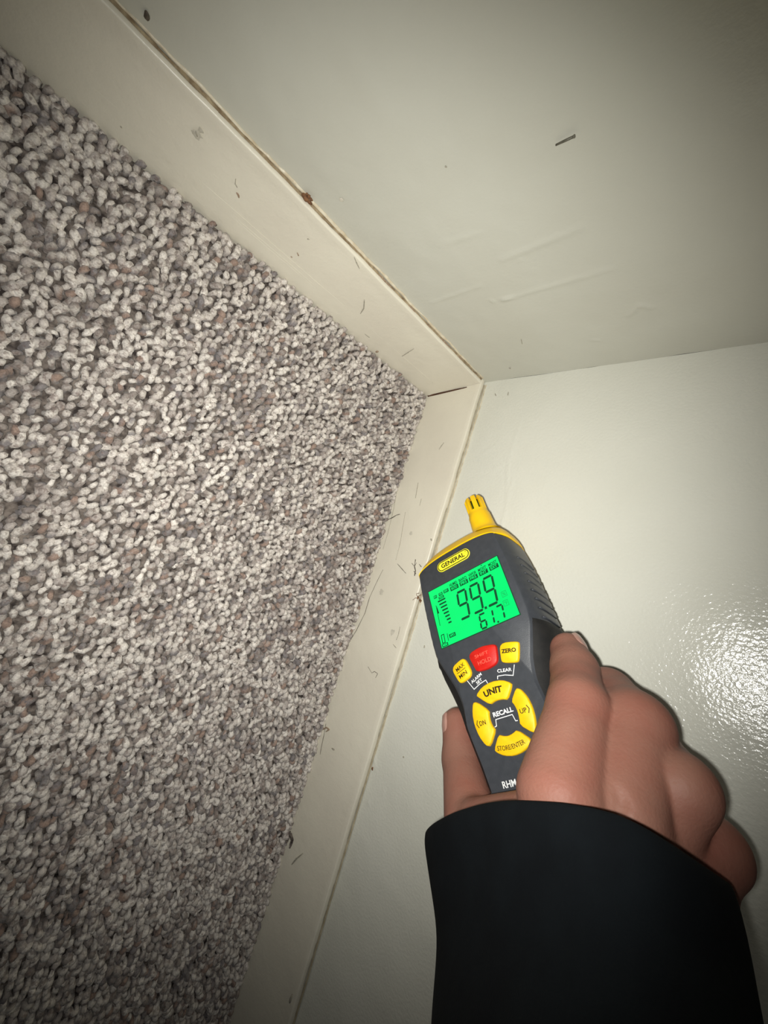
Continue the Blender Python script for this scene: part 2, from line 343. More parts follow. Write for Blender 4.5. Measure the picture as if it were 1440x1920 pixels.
def build_carpet():
    px_, py_ = 0.0050, 0.0054
    xs = np.arange(RB_X0 + 0.0012, 0.52, px_); ys = np.arange(LB_Y0 + 0.0012, 0.86, py_)
    X, Y = np.meshgrid(xs, ys, indexing='ij'); n = X.size
    row = np.repeat(np.arange(len(xs)), len(ys))
    Y = Y + (np.arange(len(xs)) % 2)[:, None] * py_ * 0.5
    X = X.ravel(); Y = Y.ravel()
    X = X + rng.normal(0, 0.0008, n) + 0.0012 * vnoise2(X * 30, Y * 30, 61); Y = Y + rng.normal(0, 0.0009, n) + 0.0012 * vnoise2(X * 30, Y * 30, 62)
    X = np.maximum(X, RB_X0 + 0.0006 + rng.uniform(0, .0012, n)); Y = np.maximum(Y, LB_Y0 + 0.0006 + rng.uniform(0, .0012, n))
    ang = rng.normal(math.pi / 2 - 0.35, 0.45, n)
    L = rng.normal(0.0038, 0.0006, n); Hh = rng.normal(0.0042, 0.0008, n); rad = rng.normal(0.00195, 0.00026, n).clip(.0014, .0026)
    lean = rng.normal(0, 0.0009, (n, 2))
    K, C = 8, 7
    t = np.linspace(0, 1, K)[None, :, None]; a = (2 * math.pi * np.arange(C) / C)[None, None, :]
    d = np.stack([np.cos(ang), np.sin(ang)], 1)
    th = math.pi * t
    s = -np.cos(th) * 0.5                                      # along the loop
    hh = np.sin(th) ** 0.75
    c0 = np.stack([X, Y], 1)
    sx = s * L[:, None, None]; hz = hh * Hh[:, None, None] - 0.0034
    # frame: tangent in the (d, z) plane
    ct = np.sin(th) * L[:, None, None] * 0.5; cz = np.cos(th) * Hh[:, None, None]
    ln = np.sqrt(ct ** 2 + cz ** 2) + 1e-9; tx, tz = ct / ln, cz / ln
    R_ = rad[:, None, None] * (0.80 + 0.28 * np.sin(th)) * (1 + 0.17 * np.sin(2 * a + 6 * t + ang[:, None, None] * 9))
    ni = -tz * np.cos(a); nzv = tx * np.cos(a); side = np.sin(a) * 1.05
    along = sx + R_ * ni; up = hz + R_ * nzv; sd = R_ * side
    lx = (c0[:, 0] )[:, None, None] + along * d[:, 0][:, None, None] - sd * d[:, 1][:, None, None] + lean[:, 0][:, None, None] * hh
    ly = (c0[:, 1] )[:, None, None] + along * d[:, 1][:, None, None] + sd * d[:, 0][:, None, None] + lean[:, 1][:, None, None] * hh
    lx = np.maximum(lx, RB_X0 + 0.0001); ly = np.maximum(ly, LB_Y0 + 0.0001)
    P = np.stack([lx, ly, up], -1).reshape(-1, 3)
    base = np.arange(n)[:, None, None] * K * C
    i = np.arange(K - 1)[None, :, None]; j = np.arange(C)[None, None, :]
    q = np.stack([base + i * C + j, base + i * C + (j + 1) % C, base + (i + 1) * C + (j + 1) % C, base + (i + 1) * C + j], -1).reshape(-1, 4)
    # yarn colours: dyed runs along each tufted row plus odd dark or rusty plies
    pal = np.array([S2L(c) for c in [(222, 215, 207), (206, 198, 190), (182, 173, 167), (150, 140, 134), (132, 126, 126), (156, 134, 122)]])
    run = vnoise(np.arange(n) * 0.31, 91) + 0.6 * rng.normal(0, 1, n)
    patch = 0.35 * vnoise2(X * 22, Y * 22, 93)
    v = run + patch
    ia = np.select([v > 0.1, v > -0.6, v > -1.05, v > -1.5], [0, 1, 2, 3], 4); ia[rng.random(n) < 0.012] = 5
    ib = np.clip(ia + rng.choice([0, 1, 1, 2, 3], n), 0, 5)
    ply = (0.5 + 0.5 * np.sin(a + 5.0 * t + ang[:, None, None] * 7))[..., None]
    ply = np.clip((ply - 0.35) / 0.3, 0, 1)
    colr = pal[ia][:, None, None, :] * ply + pal[ib][:, None, None, :] * (1 - ply)
    colr = colr * rng.normal(1, 0.06, n)[:, None, None, None]
    me = bpy.data.meshes.new('carpet')
    me.vertices.add(len(P)); me.vertices.foreach_set('co', P.ravel())
    me.loops.add(q.size); me.loops.foreach_set('vertex_index', q.ravel().astype(np.int32))
    me.polygons.add(len(q)); me.polygons.foreach_set('loop_start', np.arange(0, q.size, 4, dtype=np.int32))
    me.polygons.foreach_set('loop_total', np.full(len(q), 4, np.int32)); me.polygons.foreach_set('use_smooth', [True] * len(q))
    me.update(calc_edges=True)
    ca = me.color_attributes.new('yarn', 'FLOAT_COLOR', 'POINT')
    full = np.ones((len(P), 4)); full[:, :3] = np.clip(colr.reshape(-1, 3), 0, 1); ca.data.foreach_set('color', full.ravel())
    me.materials.append(CARPET)
    o = bpy.data.objects.new('carpet', me); COL.objects.link(o)
    tag(o, 'beige and grey flecked looped berber carpet covering the floor', 'carpet', kind='stuff')
build_carpet()

# ------------------------------------------------------------------ moisture meter
KS = 1.25                                       # metres per local unit = KS / 1000
MR = np.array([[-0.044899, 0.095942, -0.994374], [-0.653229, 0.750274, 0.101885], [0.755828, 0.654128, 0.028985]])
MC = CAM + KS * (np.array([0.129892, 0.223052, 0.20786]) - CAM)
BASE = np.array([0.0, 93.0, 18.0])              # local base of the meter (bottom end)
def lw(p): return MC + MR @ (np.asarray(p, float) * KS / 1000)
def LP(p): return (np.asarray(p, float) - BASE) * KS / 1000
def loc(px, z):
    """local meter coordinates (x right, y down, z into the meter) at depth z of a photograph pixel"""
    d = MR.T @ ray(px); o = MR.T @ (CAM - MC) / KS * 1000; t = (z - o[2]) / d[2]; return o + t * d
mmw = Matrix.Identity(4); bw = lw(BASE)
for i in range(3):
    for j in range(3): mmw[i][j] = MR[i][j]
    mmw[i][3] = bw[i]

M_SHELL = mat('slate_plastic', (54, 57, 62), 0.42, 0.45); noise_vary(M_SHELL, (52, 55, 60), (57, 60, 65), 300); add_bump(M_SHELL, [(2500, 2, 0.0002, 0.3)])
M_GRIP = mat('black_rubber', (22, 22, 22), 0.72, 0.3); noise_vary(M_GRIP, (22, 22, 22), (30, 29, 28), 200); add_bump(M_GRIP, [(1800, 2, 0.0002, 0.3)])
M_YEL = mat('yellow_plastic', (248, 205, 8), 0.38, 0.45); noise_vary(M_YEL, (240, 194, 8), (234, 186, 4), 150); add_bump(M_YEL, [(1500, 2, 0.0001, 0.2)])
M_BTN = mat('yellow_rubber', (246, 206, 18), 0.5, 0.4); noise_vary(M_BTN, (234, 190, 14), (226, 180, 8), 250); add_bump(M_BTN, [(1200, 2, 0.0001, 0.3)])
M_RED = mat('red_rubber', (206, 30, 18), 0.45, 0.4); noise_vary(M_RED, (190, 28, 18), (176, 20, 12), 250); add_bump(M_RED, [(1200, 2, 0.0001, 0.3)])
M_LCD = mat('lcd_backlight', (0, 40, 20), 0.25, 0.3, (0, 250, 118), 1.0)
nzl = N(M_LCD, 'ShaderNodeTexNoise', i_Scale=40.0); tcl = N(M_LCD, 'ShaderNodeTexCoord'); LK(M_LCD, tcl.outputs['Object'], nzl.inputs['Vector'])
rl = N(M_LCD, 'ShaderNodeMix', data_type='RGBA'); rl.inputs[6].default_value = (*S2L((0, 246, 112)), 1); rl.inputs[7].default_value = (*S2L((12, 253, 128)), 1)
LK(M_LCD, nzl.outputs['Fac'], rl.inputs[0]); LK(M_LCD, rl.outputs[2], M_LCD.node_tree.nodes['Principled BSDF'].inputs['Emission Color'])
M_SEG = mat('lcd_segment', (6, 62, 34), 0.5, 0.2)
M_SEGL = mat('lcd_faint_segment', (12, 120, 62), 0.5, 0.2, (0, 150, 70), 0.5)
M_BEZ = mat('lcd_bezel', (14, 60, 36), 0.4, 0.4)
M_WHITE = mat('white_print', (222, 224, 224), 0.6, 0.3)
M_BLACK = mat('black_print', (40, 32, 6), 0.6, 0.3)
M_BLACK2 = mat('logo_black', (22, 22, 20), 0.5, 0.3)
M_LOGO = mat('logo_yellow', (238, 226, 50), 0.4, 0.4)
M_REDP = mat('worn_red_print', (228, 92, 74), 0.6, 0.3)
M_SENS = mat('sensor_core', (52, 74, 16), 0.8, 0.2)
for M_ in (M_SEG, M_SEGL, M_BEZ, M_WHITE, M_BLACK, M_BLACK2, M_LOGO, M_REDP, M_SENS): add_bump(M_, [(1500, 2, 0.0001, 0.15)])

meter = bpy.data.objects.new('moisture_meter', None); COL.objects.link(meter); meter.matrix_world = mmw; meter.empty_display_size = 0.02
tag(meter, 'slate grey and yellow handheld moisture meter with glowing green screen held in the hand', 'moisture meter')

CX = -0.4
def W0(y): return np.interp(y, [-30.4, -24, -9, 7, 16, 22, 30, 37, 43, 47, 51, 56, 61, 72, 80, 90], [27, 27.7, 28.4, 28.6, 28.4, 27.4, 24, 21, 19.6, 19.3, 19.8, 20.3, 19.6, 17.6, 16.6, 15.5])
def W1(y): return np.interp(y, [-29, -20, -8, 10, 22, 30, 36, 45, 60, 75, 93], [31, 32, 32.5, 32.6, 32.2, 31.2, 29.6, 27.2, 23.2, 20.6, 18.5])
NT, NS, NB = 33, 60, 17                         # outline points: top arc, each side, bottom arc
def outline(s, z, inset=0.0):
    """outline of the meter at blend s between the front face (0) and the wide middle (1)"""
    pts = []
    yt = (1 - s) * -30.4 + s * -29.0; top = (1 - s) * -34.9 + s * -45.0
    yb = (1 - s) * 86.0 + s * 88.0; bot = (1 - s) * 90.0 + s * 95.0
    wt = (1 - s) * W0(-30.4) + s * W1(-29)
    for i in range(NT):                          # left shoulder over the top to the right shoulder
        a = math.pi * (1 - i / (NT - 1)); c, sn = math.cos(a), math.sin(a)
        e = 1.0 - 0.35 * s
        pts.append((wt * math.copysign(abs(c) ** (0.75), c), yt + (top - yt) * sn ** (1.15 * e)))
    ys = yt + (yb - yt) * (np.arange(1, NS + 1) / (NS + 1))
    def wy(y):
        v = (1 - s) * W0(y) + s * W1(y)
        return v + s * 0.35 * (math.sin((y + 16) * 1.15) if -16 < y < 27 else 0)
    for y in ys: pts.append((wy(y), y))
    wb = (1 - s) * W0(86) + s * W1(88)
    for i in range(NB):
        a = math.pi * i / (NB - 1); c, sn = math.cos(a), math.sin(a)
        pts.append((wb * math.copysign(abs(c) ** 0.6, c), yb + (bot - yb) * sn ** 0.8))
    for y in ys[::-1]: pts.append((-wy(y), y))
    P = np.array(pts); cen = np.array([0, 25.0])
    if inset:
        d = P - cen; P = P - d / np.linalg.norm(d, axis=1)[:, None] * inset
    return np.column_stack([P[:, 0] + CX, P[:, 1], np.full(len(P), z)])
levels = [(0, 0, 0.8), (0, 0.35, 0.2), (0.06, 1.0, 0), (0.3, 2.4, 0), (0.58, 4.6, 0), (0.82, 7.5, 0), (0.95, 10.5, 0), (1, 14, 0), (1, 22, 0), (0.95, 26, 0), (0.8, 30, 0), (0.55, 33.5, 0), (0.35, 35.2, 0), (0.3, 35.6, 2)]
rings = [outline(s, z, i) for s, z, i in levels]; NO = len(rings[0]); NL = len(levels)
Vs = np.vstack(rings)
sh, cp = [], []
for k in range(NL - 1):
    for i in range(NO):
        j = (i + 1) % NO; q = (k * NO + i, k * NO + j, (k + 1) * NO + j, (k + 1) * NO + i)
        (cp if (i < NT - 1 and k >= 1) else sh).append(q)
sh.append(tuple(range(NO))); sh.append(tuple((NL - 1) * NO + i for i in range(NO))[::-1])
body = fix_normals(mesh_obj('meter_body', [LP(v) for v in Vs], sh, M_SHELL, meter), 35)
used = sorted({i for q in cp for i in q}); mp_ = {o: n for n, o in enumerate(used)}
capV = Vs[used].copy(); dirs = capV[:, :2] - np.array([CX, 0.0]); capV[:, :2] += dirs / np.linalg.norm(dirs, axis=1)[:, None] * 0.5
capV[:, 2] -= np.where(capV[:, 2] < 1.2, 0.25, 0)
cap = fix_normals(mesh_obj('end_cap', [LP(v) for v in capV], [tuple(mp_[i] for i in q) for q in cp], M_YEL, meter), 60)
tag(cap, 'yellow domed end cap'); sol = cap.modifiers.new('thick', 'SOLIDIFY'); sol.thickness = 0.0006; sol.offset = -1

# rubber side grips
for sgn in (1, -1):
    idx = [i for i in range(NT, NT + NS)] if sgn == 1 else [i for i in range(NT + NS + NB, NO)]
    V = []; ks = [2, 3, 4, 5, 6, 7, 8, 9, 10]; ysel = [i for i in idx if 20 < rings[4][i][1] < 84]
    for k in ks:
        for n_, i in enumerate(ysel):
            p = rings[k][i].copy(); e = min(1, n_ / 2, (len(ysel) - 1 - n_) / 2, (k - ks[0]) / 1, (ks[-1] - k) / 1)
            p[0] += sgn * (0.9 * e - 0.15); V.append(LP(p))
    fix_normals(mesh_obj('side_grip', V, grid_faces(len(ks), len(ysel)), M_GRIP, meter))
    # raised ribs along the upper flank
    for yr in np.arange(-15.5, 19, 4.9):
        path = []
        for s, z, ii in levels[5:10]:
            w_ = (1 - s) * W0(yr) + s * W1(yr); path.append(LP((CX + sgn * (w_ + 0.1), yr + 0.09 * z, z)))
        Vv, Fc = tube(path, 0.5 * KS / 1000, 6); mesh_obj('rib', Vv, Fc, M_SHELL, meter)
# round screw cover on the right grip
pr = loc((1018, 1275), 8.0); pr[0] = (0.18 * W0(pr[1]) + 0.82 * W1(pr[1])) + CX + 0.7
Vv, Fc = tube([LP(pr + np.array([-0.6, 0, 0.3])), LP(pr + np.array([0.5, 0, -0.3])), LP(pr + np.array([0.9, 0, -0.5]))], np.array([2.3, 2.2, 1.6]) * KS / 1000, 18); fix_normals(mesh_obj('screw_cover', Vv, Fc, M_GRIP, meter), 30)

def chaikin(P, n=2):
    P = np.asarray(P, float)
    for _ in range(n):
        Q = np.roll(P, -1, 0); P = np.stack([0.78 * P + 0.22 * Q, 0.22 * P + 0.78 * Q], 1).reshape(-1, 2)
    return P
def offset(P, d):
    nx = np.roll(P, -1, 0) - np.roll(P, 1, 0); nrm = np.stack([nx[:, 1], -nx[:, 0]], 1); nrm /= np.linalg.norm(nrm, axis=1)[:, None] + 1e-9
    area = np.sum(P[:, 0] * np.roll(P[:, 1], -1) - P[:, 1] * np.roll(P[:, 0], -1))
    return P - nrm * d * (1 if area > 0 else -1)
def plate(name, P, z0, z1, material, parent, bevel=0.4, smooth_it=2, inset_top=0.25):
    P = chaikin(P, smooth_it) if smooth_it else np.asarray(P, float); n = len(P)
    lv = [(P, z0), (P, z1 + bevel)] + [(offset(P, inset_top * 0.4), z1 + bevel * 0.3), (offset(P, inset_top), z1)] if bevel else [(P, z0), (P, z1)]
    V = []
    for Q, z in lv: V += [LP((q[0], q[1], z)) for q in Q]
    Fc = [(k * n + i, k * n + (i + 1) % n, (k + 1) * n + (i + 1) % n, (k + 1) * n + i) for k in range(len(lv) - 1) for i in range(n)]
    Fc += [tuple(range(n))[::-1], tuple((len(lv) - 1) * n + i for i in range(n))]
    return fix_normals(mesh_obj(name, V, Fc, material, parent), 40)

def text(name, body_, cx, cy, width, height, z, material, parent, rot=0.0, bold=0.0, curve=None, shear=0.0):
    cu = bpy.data.curves.new(name, 'FONT'); cu.body = body_; cu.align_x = 'CENTER'; cu.extrude = 0.02; cu.offset = bold; cu.shear = shear
    cu.resolution_u = 4; cu.space_line = 0.85
    o = bpy.data.objects.new(name, cu); COL.objects.link(o)
    dg = bpy.context.evaluated_depsgraph_get(); dg.update()
    me = bpy.data.meshes.new_from_object(o.evaluated_get(dg)); bpy.data.objects.remove(o); bpy.data.curves.remove(cu)
    co = np.array([v.co[:] for v in me.vertices]); lo, hi = co.min(0), co.max(0)
    c = (co - (lo + hi) / 2); c[:, 0] *= width / (hi[0] - lo[0]); c[:, 1] *= height / (hi[1] - lo[1]); c[:, 2] *= 0.12 / max(1e-6, hi[2] - lo[2])
    if curve:                                     # bend around a circle of the given radius (positive: arch up)
        a = c[:, 0] / curve; r = curve + c[:, 1]; c = np.column_stack([r * np.sin(a), r * np.cos(a) - curve, c[:, 2]])
    cr, sr = math.cos(rot), math.sin(rot)
    x = c[:, 0] * cr - c[:, 1] * sr; y = c[:, 0] * sr + c[:, 1] * cr
    for v, X_, Y_, Z_ in zip(me.vertices, x, y, c[:, 2]): v.co = LP((cx + X_, cy - Y_, z - Z_))
    me.name = name; me.materials.clear(); me.materials.append(material)
    t = bpy.data.objects.new(name, me); COL.objects.link(t); t.parent = parent; return t

def line(name, pts, wdt, z, material, parent):
    """flat printed line as a thin mitred strip"""
    P = np.asarray(pts, float); V = []; Fc = []
    for i in range(len(P)):
        d0 = P[min(i + 1, len(P) - 1)] - P[min(i, len(P) - 2)]; d1 = P[max(i, 1)] - P[max(i - 1, 0)]
        d0 /= np.linalg.norm(d0); d1 /= np.linalg.norm(d1); n0 = np.array([-d0[1], d0[0]]); n1 = np.array([-d1[1], d1[0]])
        mn = n0 + n1; mn /= max(0.5, mn @ n0)
        for s in (1, -1): V.append(LP((*(P[i] + mn * s * wdt / 2), z)))
    k = len(V)
    V += [v + np.array([0, 0, 0.00012]) for v in V]
    for i in range(len(P) - 1):
        a = 2 * i; Fc += [(a, a + 1, a + 3, a + 2), (a + k, a + 2 + k, a + 3 + k, a + 1 + k), (a, a + 2, a + 2 + k, a + k), (a + 1, a + 1 + k, a + 3 + k, a + 3)]
    return mesh_obj(name, V, Fc, material, parent, smooth=False)

# screen
scr = [(-23.5, -16.8), (23.5, -16.8), (23.5, 16.8), (-23.5, 16.8)]
plate('screen_bezel', [(-24.0, -17.3), (24.0, -17.3), (24.0, 17.3), (-24.0, 17.3)], 0.5, -0.06, M_BEZ, meter, 0, 0)
SC = plate('screen', scr, 0.4, -0.16, M_LCD, meter, 0, 0); tag(SC, 'green backlit display')
ZS = -0.24
def seg_digit(ch, x, y, w_, h_, t, material, shear=0.13):
    on = {'9': 'abcfgd', '6': 'acdefg', '1': 'bc', '7': 'abc', '0': 'abcdef'}[ch]
    if ch == '9': on = 'abcfgd'
    g = t * 0.32; hw = t / 2
    hor = lambda yy: [(g + hw * 0.3, yy), (hw + g, yy - hw), (w_ - hw - g, yy - hw), (w_ - g - hw * 0.3, yy), (w_ - hw - g, yy + hw), (hw + g, yy + hw)]
    ver = lambda xx, ya, yb: [(xx, ya + g), (xx + hw, ya + g + hw), (xx + hw, yb - g - hw), (xx, yb - g), (xx - hw, yb - g - hw), (xx - hw, ya + g + hw)]
    S_ = {'a': hor(hw), 'g': hor(h_ / 2), 'd': hor(h_ - hw), 'f': ver(hw, hw, h_ / 2), 'b': ver(w_ - hw, hw, h_ / 2), 'e': ver(hw, h_ / 2, h_ - hw), 'c': ver(w_ - hw, h_ / 2, h_ - hw)}
    for s in on:
        P = [(x + px - shear * (py - h_), y + py) for px, py in S_[s]]
        plate('segment', P, -0.15, ZS, material, SC, 0, 0)
for xx in (-8.2, 0.2, 9.0): seg_digit('9', xx, -8.6 if xx < 9 else -8.9, 6.6, 16.2, 1.25, M_SEG)
plate('segment', [(7.3, 6.1), (8.6, 6.1), (8.6, 7.4), (7.3, 7.4)], -0.15, ZS, M_SEG, SC, 0, 0)
seg_digit('6', 1.6, 8.4, 4.2, 8.2, 0.95, M_SEG); seg_digit('1', 6.0, 8.4, 4.2, 8.2, 0.95, M_SEG); seg_digit('7', 12.0, 8.2, 4.2, 8.2, 0.95, M_SEG)
plate('segment', [(11.4, 15.6), (12.3, 15.6), (12.3, 16.5), (11.4, 16.5)], -0.15, ZS, M_SEG, SC, 0, 0)
for i in range(8):                                # bar graph, wide at the top
    wd = 5.2 - 0.45 * i; y = -8.9 + 2.0 * i; xr = -13.6
    plate('bar', [(xr - wd, y), (xr, y), (xr, y + 0.85), (xr - wd, y + 0.85)], -0.15, ZS, M_SEG, SC, 0, 0)
line('bar_pointer', [(-20.6, -7.0), (-21.2, 5.0)], 0.28, ZS, M_SEG, SC); plate('bar_pointer', [(-20.3, -6.5), (-19.8, -2.0), (-21.0, -2.0)], -0.15, ZS, M_SEG, SC, 0, 0)
def icon(top, bot, cx, cy, wd, ht):
    if top: text('icon_text', top, cx, cy - ht * 0.26, wd * 0.94, ht * 0.38, ZS, M_SEG, SC, 0, 0.01)
    plate('icon_box', [(cx - wd / 2, cy + 0.0), (cx + wd / 2, cy + 0.0), (cx + wd / 2, cy + ht * 0.52), (cx - wd / 2, cy + ht * 0.52)], -0.15, ZS, M_SEG, SC, 0, 0)
    text('icon_text', bot, cx, cy + ht * 0.26, wd * 0.72, ht * 0.34, ZS - 0.1, M_LCD, SC, 0, 0.012)
for tp, bt, cx in [('HUMID', 'RATIO', -6.2), ('BARO', 'PRS', 0.3), ('VAPOR', 'PRS', 6.7), ('MOIST', 'INT', 13.2), ('MOIST', 'EXT', 19.8)]: icon(tp, bt, cx, -13.0, 5.4, 4.6)
plate('icon_box', [(12.9, -16.4), (13.8, -16.4), (13.35, -15.7)], -0.15, ZS, M_SEG, SC, 0, 0)
icon('', 'DEW', -11.9, -13.3, 3.4, 3.6); icon('', 'WB', -15.8, -13.0, 2.6, 3.2); icon('', 'RH', -19.7, -12.9, 2.2, 3.4); icon('', 'HOLD', -15.9, -10.9, 3.6, 2.9)
for ch, cx, cy in [('%', 19.8, 4.2), ('°F', 19.0, 8.9)]:
    line('unit_box', [(cx - 1.3, cy - 1.4), (cx + 1.3, cy - 1.4), (cx + 1.3, cy + 1.4), (cx - 1.3, cy + 1.4), (cx - 1.3, cy - 1.4)], 0.2, ZS, M_SEGL, SC)
    text('unit_text', ch, cx, cy, 1.6, 1.7, ZS, M_SEGL, SC)
line('zero_box', [(-22.0, 10.2), (-20.3, 10.2), (-20.6, 14.6), (-22.3, 14.6), (-22.0, 10.2)], 0.42, ZS, M_SEG, SC); line('tick', [(-18.1, 10.6), (-18.4, 14.6)], 0.3, ZS, M_SEG, SC)
icon('', 'APO', -15.2, 11.6, 4.0, 3.8); icon('', 'MEM', -21.0, 15.0, 3.9, 3.2)

# logo badge
t_ = np.linspace(0, 2 * np.pi, 41)[:-1]
def stadium(cx, cy, hw, hh):
    P = []
    for a in np.linspace(-np.pi / 2, np.pi / 2, 12): P.append((cx + hw - hh + hh * math.cos(a), cy + hh * math.sin(a)))
    for a in np.linspace(np.pi / 2, 1.5 * np.pi, 12): P.append((cx - hw + hh + hh * math.cos(a), cy + hh * math.sin(a)))
    return np.array(P)
LG = plate('logo_badge', stadium(-2.0, -27.7, 11.5, 3.3), 0.2, -0.30, M_LOGO, meter, 0.15, 0, 0.1)
plate('badge_ring', stadium(-2.0, -27.7, 11.0, 2.9), 0.0, -0.34, M_BLACK2, LG, 0, 0)
plate('badge_field', stadium(-2.0, -27.7, 10.45, 2.35), 0.0, -0.40, M_LOGO, LG, 0, 0)
text('badge_lettering', 'GENERAL', -2.2, -27.7, 16.4, 2.8, -0.42, M_BLACK2, LG, 0, 0.025)
text('badge_lettering', '®', 7.2, -29.0, 0.9, 0.9, -0.42, M_BLACK2, LG)

# buttons
ZB = -1.7
Bmax = plate('button', [(-20.4, 28.6), (-13.0, 26.0), (-11.0, 27.2), (-9.4, 35.3), (-16.8, 37.2), (-18.2, 35.8)], 0.2, ZB, M_BTN, meter, 0.7, 2, 0.5)
text('button_lettering', 'MAX', -14.9, 29.9, 5.4, 1.9, ZB - 0.05, M_BLACK, Bmax, 0.32, 0.012); line('button_rule', [(-17.6, 32.4), (-12.0, 31.0)], 0.25, ZB - 0.08, M_BLACK, Bmax)
text('button_lettering', 'MIN', -14.3, 33.6, 4.9, 1.9, ZB - 0.05, M_BLACK, Bmax, 0.28, 0.012)
Bred = plate('button', [(-9.2, 25.4), (-0.9, 24.0), (7.0, 25.6), (6.9, 28.0), (5.3, 34.3), (-0.9, 35.4), (-6.8, 34.7), (-7.4, 32.6)], 0.2, ZB, M_RED, meter, 0.7, 2, 0.5); tag(Bred, 'red hold button')
text('button_lettering', 'SHIFT', -1.5, 28.0, 7.6, 1.5, ZB - 0.02, M_REDP, Bred, 0.0); text('button_lettering', 'HOLD', -0.9, 31.4, 7.4, 1.9, ZB - 0.02, M_REDP, Bred, 0.0)
Bz = plate('button', [(9.1, 26.0), (18.4, 28.4), (18.2, 30.2), (15.4, 36.6), (13.8, 37.0), (7.4, 35.0), (7.2, 33.4)], 0.2, ZB, M_BTN, meter, 0.7, 2, 0.5)
text('button_lettering', 'ZERO', 12.6, 31.0, 7.4, 1.9, ZB - 0.05, M_BLACK, Bz, -0.22, 0.035)
Bu = plate('button', [(-10.8, 44.4), (-6.4, 41.7), (-0.8, 40.9), (4.6, 41.8), (8.4, 44.3), (7.6, 46.2), (4.0, 50.3), (1.6, 49.5), (-0.8, 49.2), (-2.6, 49.3), (-5.0, 50.0), (-9.0, 46.4)], 0.2, ZB, M_BTN, meter, 0.7, 1, 0.5)
text('button_lettering', 'UNIT', -1.4, 45.0, 9.6, 2.8, ZB - 0.05, M_BLACK, Bu, 0.0, 0.04, 26)
Br_ = plate('button', [(9.7, 46.9), (11.6, 47.8), (13.4, 51.5), (14.0, 55.8), (13.6, 60.0), (12.2, 64.6), (10.6, 65.2), (6.0, 61.2), (6.6, 58.6), (6.9, 55.9), (6.5, 53.4), (5.6, 51.4)], 0.2, ZB, M_BTN, meter, 0.7, 1, 0.5)
text('button_lettering', 'UP', 9.8, 56.3, 3.2, 1.9, ZB - 0.05, M_BLACK, Br_, 0.0, 0.01); line('button_mark', [(11.9, 54.6), (12.7, 56.2), (11.9, 57.8)], 0.35, ZB - 0.06, M_BLACK, Br_)
Bd = plate('button', [(-13.4, 46.9), (-11.3, 47.1), (-6.5, 52.0), (-7.2, 54.0), (-7.4, 56.2), (-7.0, 58.4), (-6.0, 60.2), (-10.6, 65.6), (-12.7, 65.0), (-14.8, 61.0), (-15.7, 56.0), (-15.2, 51.2)], 0.2, ZB, M_BTN, meter, 0.7, 1, 0.5)
text('button_lettering', 'DN', -10.9, 56.2, 3.2, 1.9, ZB - 0.05, M_BLACK, Bd, 0.0, 0.01); line('button_mark', [(-13.2, 54.6), (-14.0, 56.2), (-13.2, 57.8)], 0.35, ZB - 0.06, M_BLACK, Bd)
Bs = plate('button', [(-9.2, 67.2), (-5.2, 62.2), (-3.0, 63.2), (-0.9, 63.6), (1.6, 63.2), (4.0, 62.3), (9.0, 67.3), (8.0, 68.8), (3.6, 70.6), (-0.9, 71.2), (-5.2, 70.4), (-8.4, 68.6)], 0.2, ZB, M_BTN, meter, 0.7, 1, 0.5)
text('button_lettering', 'STORE/ENTER', -0.7, 67.8, 13.2, 1.8, ZB - 0.05, M_BLACK, Bs, 0.0, 0.004, -30)

# printed lines and words on the face
ZP = -0.06
line('printed_line', [(-13.8, 36.6), (-11.4, 41.3), (-7.6, 39.9), (-4.0, 39.2), (-3.5, 40.9)], 0.32, ZP, M_WHITE, meter)
line('printed_line', [(12.3, 37.2), (10.0, 41.4), (6.2, 40.0), (2.5, 39.4), (2.0, 40.7)], 0.32, ZP, M_WHITE, meter)
line('printed_line', [(-6.4, 58.9), (-5.4, 58.7), (-4.9, 56.2), (3.6, 56.2), (4.2, 58.9), (5.2, 59.0)], 0.32, ZP, M_WHITE, meter)
text('printed_word', 'ALARM', -8.6, 36.9, 6.8, 1.4, ZP, M_WHITE, meter, 0.33, 0.012); text('printed_word', 'SET', -7.6, 38.7, 3.5, 1.3, ZP, M_WHITE, meter, 0.30, 0.012)
text('printed_word', 'CLEAR', 6.7, 38.0, 7.2, 1.5, ZP, M_WHITE, meter, -0.2, 0.012); text('printed_word', 'RECALL', -0.4, 54.2, 10.2, 2.0, ZP, M_WHITE, meter, 0.0, 0.03)
text('printed_word', 'RHMG', -6.1, 79.9, 8.8, 2.5, ZP, M_WHITE, meter, 0.0, 0.015)

